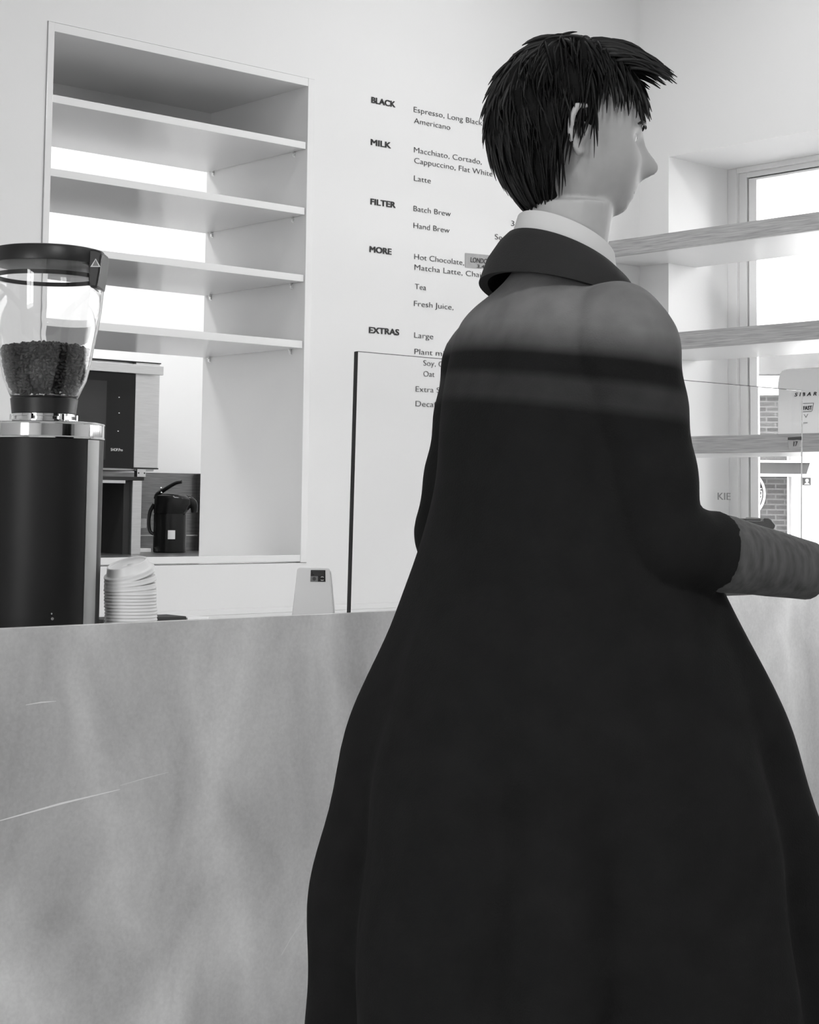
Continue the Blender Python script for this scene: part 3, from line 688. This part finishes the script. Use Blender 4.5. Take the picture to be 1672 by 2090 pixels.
for k in range(520):
    r = (rad_at(zt0)-.008)*math.sqrt(random.random()); a = random.uniform(0, 2*PI)
    zz = zt0+.010*(1-(r/.075)**2)+random.uniform(-.003, .003)
    bean(bm_, (r*math.cos(a), r*math.sin(a), zz), 1)
# filler below the visible beans
core = [(max(.002, rad_at(z)-.013), z) for z in [zb0+(zt0-zb0)*q/8 for q in range(9)]]
bm_.lathe(core, n=24, cap0=True, cap1=True)
bo = bm_.build('coffee_beans', MT['bean'], smooth=60); bo.location = (GX, GY, WT); bo.rotation_euler = (0, 0, -YAW)
tag(bo, 'dark roasted coffee beans heaped inside the clear grinder hopper', 'coffee beans', kind='stuff')

# ------------------------------------------------------------------ the customer walking past the counter
AV, RV = Vector((.729, .6845, 0)), Vector((.6845, -.729, 0))
pb = AV*2.265-RV*.010
th_ = math.radians(33)
FWD = (RV*math.cos(th_)+AV*math.sin(th_)).normalized()
rz = math.atan2(FWD.y, FWD.x)-PI/2          # body frame: +x right hand, +y forward, +z up
PR = thing('person', (pb.x, pb.y, 0), 'person in long black coat with grey shoulders walking past the counter', 'person', rotz=rz)

def head_mesh(mb, n=144, k=100):
    """head with brow, sockets, nose, lips, chin; origin at the head centre, +y is the face"""
    def g(x, s): return math.exp(-(x/s)**2)
    rl = []
    for i in range(k+1):
        t = PI*(i+.02)/(k+.04); ring = []
        for j in range(n):
            a = 2*PI*j/n
            x = math.sin(t)*math.cos(a); y = math.sin(t)*math.sin(a); z = -math.cos(t)
            X = x*.0745; Y = y*.0950; Z = z*.1130
            lo = max(0, -z)
            X *= 1-.30*lo**1.6
            if y < 0: Y *= 1-.42*lo**1.3
            Y += (.012 if y < 0 else .012+.014*y)*lo
            if y > 0:
                f = y
                Y -= .006*f*g(Z-.01, .03)*0
                Y += .027*g(X, .0115)*g(Z+.024, .017)*f + .013*g(X, .009)*g(Z+.002, .022)*f
                Y += .004*g(Z-.026, .012)*g(X, .045)*f
                Y -= .011*(g(X-.031, .015)+g(X+.031, .015))*g(Z-.006, .012)*f
                Y += .006*g(X, .020)*(g(Z+.056, .006)+g(Z+.067, .006))*f
                Y -= .003*g(X, .022)*g(Z+.0615, .003)*f
                Y += .015*g(X, .022)*g(Z+.090, .016)*f
                Y += .004*(g(X-.045, .02)+g(X+.045, .02))*g(Z+.025, .02)*f
            ring.append((X, Y, Z))
        rl.append(ring)
    mb.rings(rl)
    for s_ in (-1, 1):                                             # ears
        P_ = [(.070, .010, .006), (.077, .008, .020), (.084, -.004, .030), (.089, -.018, .026), (.090, -.024, .010), (.087, -.022, -.008), (.082, -.014, -.022), (.077, -.004, -.031), (.072, .002, -.028)]
        mb.tube([(s_*x, y-.008, z-.006) for x, y, z in P_], [.004, .0050, .0052, .0052, .0052, .0052, .0058, .0062, .004], 10)
        mb.ball((s_*.0765, -.018, -.006), (.006, .015, .024), 16, 10)
    return mb
HC = Vector((.0, .022, 1.742)); HT = Matrix.Rotation(math.radians(-14), 3, 'Z') @ Matrix.Rotation(math.radians(-6), 3, 'X')
def to_head(v): return HC+HT @ v

def ell(c, rx, ry, n=28, rot=0.0):
    return [(c[0]+rx*math.cos(2*PI*k/n)*math.cos(rot)-ry*math.sin(2*PI*k/n)*math.sin(rot), c[1]+rx*math.cos(2*PI*k/n)*math.sin(rot)+ry*math.sin(2*PI*k/n)*math.cos(rot), c[2]) for k in range(n)]
sh_r, el_r, wr_r = Vector((.160, -.005, 1.458)), Vector((.190, .035, 1.205)), Vector((.175, .285, 1.166))
sh_l, el_l, wr_l = Vector((-.160, -.005, 1.458)), Vector((-.225, -.030, 1.205)), Vector((-.300, .060, .985))
LEG = {1: [(.095, -.005, .93), (.10, .10, .50), (.10, .055, .09)], -1: [(-.095, 0, .93), (-.10, -.02, .50), (-.10, -.17, .115)]}
def body_mesh():
    mb = MB()
    mb.rings([ell((0, .0, z), rx, ry) for z, rx, ry in ((.86, .13, .10), (.93, .168, .118), (1.0, .162, .112), (1.08, .138, .098), (1.16, .142, .100), (1.28, .162, .115), (1.38, .172, .115), (1.44, .165, .098), (1.49, .115, .072), (1.52, .062, .060))])
    mb.rings([ell((0, -.006+.028*q, 1.48+.17*q), .056, .058, 24) for q in (0, .25, .5, .75, 1.0)])
    hm = head_mesh(MB()).xf(to_head); mb.add(hm.v, hm.f)
    for s_, sh, e_, w_ in ((1, sh_r, el_r, wr_r), (-1, sh_l, el_l, wr_l)):
        mb.tube([Vector((s_*.10, 0, 1.455)), sh, sh.lerp(e_, .5), e_, e_.lerp(w_, .3), w_], [.055, .056, .047, .040, .042, .028], 18)
        hand(mb, e_, w_, s_)
    for s_, (h, k_, a_) in LEG.items():
        h, k_, a_ = Vector(h), Vector(k_), Vector(a_)
        mb.tube([h+Vector((0, 0, .03)), h.lerp(k_, .25), h.lerp(k_, .7), k_, k_.lerp(a_, .3), k_.lerp(a_, .7), a_], [.085, .082, .062, .055, .054, .040, .036], 20)
        fd = Vector((0, 1, 0)); tip = -.02 if s_ == 1 else -.055
        mb.tube([a_+Vector((0, -.045, -.045)), a_+Vector((0, .0, -.04)), a_+Vector((0, .09, -.055+tip*.2)), a_+Vector((0, .17, -.062+tip*.3))], [.030, .038, .034, .022], 16)
    return mb
def hand(mb, e_, w_, s_):
    d_ = (w_-e_).normalized(); side = d_.cross(Vector((0, 0, 1))).normalized() if abs(d_.z) < .9 else Vector((0, 1, 0))
    pn = side.cross(d_).normalized()                                # back of the hand
    wide = side
    rl = []
    for q, wd, tk in ((-.01, .026, .021), (.02, .032, .020), (.05, .040, .018), (.085, .041, .015), (.095, .036, .012)):
        c = w_+d_*q
        rl.append([c+wide*wd*math.cos(2*PI*k/16)+pn*tk*math.sin(2*PI*k/16) for k in range(16)])
    mb.rings(rl)
    for off, L in ((-.031, .064), (-.0105, .074), (.0105, .079), (.031, .070)):
        b_ = w_+d_*.085+wide*off*s_
        p1 = b_+d_*L*.42-pn*.004; p2 = p1+d_*L*.30-pn*.014; p3 = p2+d_*L*.18-pn*.018
        mb.tube([b_-d_*.02, b_, p1, p2, p3], [.0095, .0095, .0088, .0080, .0066], 10)
    t0 = w_+d_*.030+wide*.028*s_; t1 = t0+d_*.028+wide*.026*s_-pn*.008; t2 = t1+d_*.028+wide*.008*s_-pn*.012; t3 = t2+d_*.018-pn*.008
    mb.tube([w_+d_*.012+wide*.012*s_, t0, t1, t2, t3], [.015, .014, .0115, .0100, .0080], 10)

def remesh(mb, name, mt, voxel, smooth_it=3):
    o = mb.build(name, mt, smooth=0)
    r = o.modifiers.new('remesh', 'REMESH'); r.mode = 'VOXEL'; r.voxel_size = voxel; r.use_smooth_shade = True
    s_ = o.modifiers.new('smooth', 'SMOOTH'); s_.iterations = smooth_it; s_.factor = .5
    dg = bpy.context.evaluated_depsgraph_get(); dg.update()
    me = bpy.data.meshes.new_from_object(o.evaluated_get(dg)); o.modifiers.clear(); old = o.data; o.data = me; bpy.data.meshes.remove(old)
    me.name = name
    me.polygons.foreach_set('use_smooth', [True]*len(me.polygons))
    if not me.materials: me.materials.append(mt)
    return o
bd = remesh(body_mesh(), 'body', MT['skin'], .0036, 2); bd.parent = PR

# hair: a cap plus many tapering locks
def hair_mesh():
    mb = MB(); rnd = random.Random(3)
    rl = []; n, k = 56, 30
    for i in range(k+1):
        t = PI*(i+.02)/(k+.04); ring = []
        for j in range(n):
            a = 2*PI*j/n; x = math.sin(t)*math.cos(a); y = math.sin(t)*math.sin(a); z = -math.cos(t)
            w_ = 1+.035*math.sin(7*a+9*z)+.025*math.sin(13*a-5*z)
            X, Y, Z = x*.088*w_, y*.108*w_-.010, z*.122*w_+.012
            lo = max(0, -z)
            X *= 1-.22*lo**1.5
            if y < 0: Y *= 1-.22*lo**1.4
            # open the face: pull the front lower part inside the head
            if y > 0.05:
                o_ = min(1, (y-.05)/.35)*min(1, max(0, (.52-z)/.25))
                X *= 1-.45*o_; Y *= 1-.55*o_
            if y > -.35 and z < -.05:                               # clear of the ears and cheeks
                o_ = min(1, (y+.35)/.2)*min(1, (-.05-z)/.2); X *= 1-.35*o_
            ring.append((X, Y, Z))
        rl.append(ring)
    mb.rings(rl); mb.cap_faces = len(mb.f)
    def shell(p, k_):                                               # point on the scalp ellipsoid grown by k_
        q = Vector((p.x/.082, (p.y+.010)/.102, (p.z-.012)/.118)); lo = max(0, -q.normalized().z)
        q.normalize(); nrm = Vector((q.x/.082, q.y/.102, q.z/.118)).normalized()
        c = Vector((q.x*.082*(1-.22*lo**1.5), q.y*.102*(1-.20*lo**1.4 if q.y < 0 else 1)-.010, q.z*.118+.012))
        return c+nrm*k_, nrm
    def strand(p, flow, L, r, lift):
        pts = []; n_ = 7; p, nm = shell(p, lift*.3)
        for q in range(n_):
            pts.append(p.copy())
            d_ = flow(p); d_ = (d_-nm*d_.dot(nm)).normalized()
            p = p+d_*L/(n_-1); p, nm = shell(p, lift*(.3+.9*(q+1)/n_))
        mb.tube(pts, [r*.7, r, r, r*.95, r*.8, r*.55, r*.15], 6, flat=.5)
    CR = Vector((.02, -.045, .128))                                 # crown whorl
    def flow_back(p):
        d_ = Vector((p.x-CR.x, p.y-CR.y, 0)); d_.z = -.35-1.1*abs(p.z-.13)/.2
        return d_+jit
    for q in range(2300):
        a = rnd.uniform(0, 2*PI); z = rnd.uniform(-.86, 1.0); s_ = math.sqrt(max(0, 1-z*z))
        x, y = s_*math.cos(a), s_*math.sin(a)
        if y > .10 and z < .50: continue
        if y > -.25 and abs(x) > .7 and z < -.10: continue
        if y > -.45 and z < -.45: continue
        jit = Vector((rnd.uniform(-.25, .25), rnd.uniform(-.25, .25), rnd.uniform(-.2, .2)))
        strand(Vector((x*.08, y*.10-.01, z*.118+.012)), flow_back, rnd.uniform(.035, .065), rnd.uniform(.0018, .0038), rnd.uniform(.004, .016))
    for q in range(260):                                            # fringe swept forward and to the side
        p0 = Vector((rnd.uniform(-.06, .065), rnd.uniform(.0, .065), .12))
        jit = Vector((rnd.uniform(-.3, .3), 0, 0))
        pts = []; p, nm = shell(p0, .006); L = rnd.uniform(.05, .08); d_ = (Vector((.35, 1, .25))+jit).normalized()
        for w_ in range(7):
            pts.append(p.copy()); p = p+d_*L/6; d_ = (d_+Vector((.03, -.02, -.17))).normalized()
        r = rnd.uniform(.0018, .0038); mb.tube(pts, [r*.8, r, r, r*.9, r*.75, r*.5, r*.15], 6, flat=.5)
    return mb
hm_ = hair_mesh(); hr = hm_.xf(to_head).build('hair', MT['hair'], PR, smooth=60); hr.data.materials.append(MT['scalp'])
for q in range(hm_.cap_faces): hr.data.polygons[q].material_index = 1
hr['label'] = 'tousled short black hair'
for s_ in (-1, 1):
    MB().ball(to_head(Vector((s_*.0300, .0695, .006))), .0115).build('eye', MT['eye'], PR)
for s_ in (-1, 1):
    MB().ball(to_head(Vector((s_*.0300, .0772, .006))), .0050).build('iris', MT['black_gl'], PR)
    MB().tube([to_head(Vector((s_*x, y, z))) for x, y, z in ((.014, .0945, .024), (.028, .092, .029), (.042, .083, .027), (.050, .074, .022))], [.002, .0034, .003, .0012], 8, flat=.6).build('eyebrow', MT['hair'], PR)
MB().tube([to_head(Vector((x, .0895+.0036*math.cos(x*70)-.004*abs(x)/.02, -.0615))) for x in (-.022, -.012, 0, .012, .022)], [.001, .004, .0048, .004, .001], 8).build('lips', mat('lips', .24, .45), PR)

# clothes
def coat_mesh():
    mb = MB(); n = 120; rl = []
    prof = [(1.575, .056, .060, .014, 0), (1.550, .074, .074, .012, 0), (1.532, .100, .082, .006, 0), (1.512, .140, .094, .0, 0), (1.490, .168, .106, 0, 0), (1.455, .180, .116, 0, 0), (1.40, .184, .126, 0, -.002), (1.34, .186, .132, 0, -.004), (1.26, .196, .142, .004, -.006),
            (1.18, .216, .166, .014, -.012), (1.10, .242, .204, .026, -.018), (1.02, .264, .242, .034, -.024), (.94, .286, .272, .042, -.030), (.84, .302, .298, .048, -.034), (.74, .312, .318, .052, -.036), (.64, .312, .330, .056, -.032), (.54, .314, .336, .060, -.030), (.44, .318, .340, .062, -.028)]
    prof = catmull(prof, 4)
    for z, rx, ry, cy, cx in prof:
        ring = []; dn = min(.75, max(0, 1.22-z))
        for k in range(n):
            a = 2*PI*k/n
            w_ = 1+dn*(.105*math.sin(9*a+1.3+.5*math.sin(z*6))+.045*math.sin(14*a+z*5)+.02*math.sin(23*a))+.010*math.sin(4*a+z*30)*max(0, min(1, (1.46-z)*8))
            c, s_ = math.cos(a), math.sin(a)
            ring.append((cx+rx*w_*math.copysign(abs(c)**.85, c), cy+ry*w_*math.copysign(abs(s_)**.85, s_), z))
        rl.append(ring)
    mb.rings(rl)
    for s_, sh, e_, w_ in ((1, sh_r, el_r, wr_r), (-1, sh_l, el_l, wr_l)):
        ctl = [Vector((s_*.075, 0, 1.482)), Vector((s_*.125, 0, 1.475)), sh+Vector((s_*.004, 0, -.008)), sh.lerp(e_, .33), sh.lerp(e_, .68), e_, e_.lerp(w_, .14), e_.lerp(w_, .34)]
        rd = [.045, .058, .066, .063, .058, .054, .052, .050]
        c4 = catmull([(c.x, c.y, c.z, r) for c, r in zip(ctl, rd)], 6)
        mb.tube([c[:3] for c in c4], [c[3]*(1+.03*math.sin(i*1.1)*min(1, i/10)) for i, c in enumerate(c4)], 28)
    return mb
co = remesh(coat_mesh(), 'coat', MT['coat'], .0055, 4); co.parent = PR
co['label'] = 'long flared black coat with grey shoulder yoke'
for e_, w_ in ((el_r, wr_r), (el_l, wr_l)):
    pts = [e_.lerp(w_, q) for q in (.30, .4, .55, .7, .85, .97)]
    c = MB().tube(pts, [.049, .049, .045, .043, .040, .038], 24).build('knit_cuff', MT['sleeve'], PR, smooth=70)
    c['label'] = 'charcoal knitted sleeve end'
# dark shawl collar and pale shirt collar
def ring_band(mb, levels, n=64, th=.012):
    out = [[(cx+rx*math.cos(2*PI*k/n), cy+ry*math.sin(2*PI*k/n), z+tz*math.sin(2*PI*k/n)) for k in range(n)] for z, rx, ry, cx, cy, tz in levels]
    inn = [[(cx+(rx-th)*math.cos(2*PI*k/n), cy+(ry-th)*math.sin(2*PI*k/n), z+tz*math.sin(2*PI*k/n)) for k in range(n)] for z, rx, ry, cx, cy, tz in levels[::-1]]
    allr = out+inn; mb.rings(allr, cap=False); a0 = len(allr)-1
    for k in range(n): mb.f.append((a0*n+k, a0*n+(k+1) % n, (k+1) % n, k))
    return mb
ring_band(MB(), [(1.520, .120, .106, 0, .006, -.030), (1.545, .112, .100, 0, .010, -.034), (1.565, .094, .088, 0, .012, -.036), (1.575, .082, .078, 0, .012, -.036)]).build('shawl_collar', MT['trouser'], PR, smooth=70)
ring_band(MB(), [(1.560, .074, .074, 0, .010, -.030), (1.590, .068, .069, 0, .012, -.030), (1.606, .064, .066, 0, .014, -.030)], th=.004).build('shirt_collar', MT['shirt'], PR, smooth=70)
def trousers():
    mb = MB()
    mb.rings([ell((0, .0, z), rx, ry) for z, rx, ry in ((.85, .14, .11), (.93, .178, .128), (1.02, .170, .120), (1.06, .150, .110))])
    for s_, (h, k_, a_) in LEG.items():
        h, k_, a_ = Vector(h), Vector(k_), Vector(a_)
        mb.tube([h+Vector((0, 0, .03)), h.lerp(k_, .25), h.lerp(k_, .7), k_, k_.lerp(a_, .3), k_.lerp(a_, .7), k_.lerp(a_, .96)], [.096, .094, .076, .070, .070, .064, .060], 24)
    return mb
remesh(trousers(), 'trousers', MT['trouser'], .008, 2).parent = PR
for s_, (h, k_, a_) in LEG.items():
    a_ = Vector(a_); zb_ = 0 if s_ == 1 else .0
    drop = a_.z-.045
    m = MB(); rl = []
    for q, wd, hh, cy in ((-.075, .018, .05, 0), (-.06, .034, .085, 0), (-.02, .040, .10, 0), (.03, .042, .085, 0), (.09, .046, .062, 0), (.14, .043, .05, 0), (.18, .030, .04, 0), (.195, .010, .028, 0)):
        lift = 0 if s_ == 1 else max(0, (.10-q))*.28
        rl.append([(a_.x+wd*math.cos(2*PI*k/20), a_.y+q, lift+max(0, hh*.5+hh*.5*math.sin(2*PI*k/20))) for k in range(20)])
    m.rings(rl); m.build('shoe', MT['shoe'], PR, smooth=60)
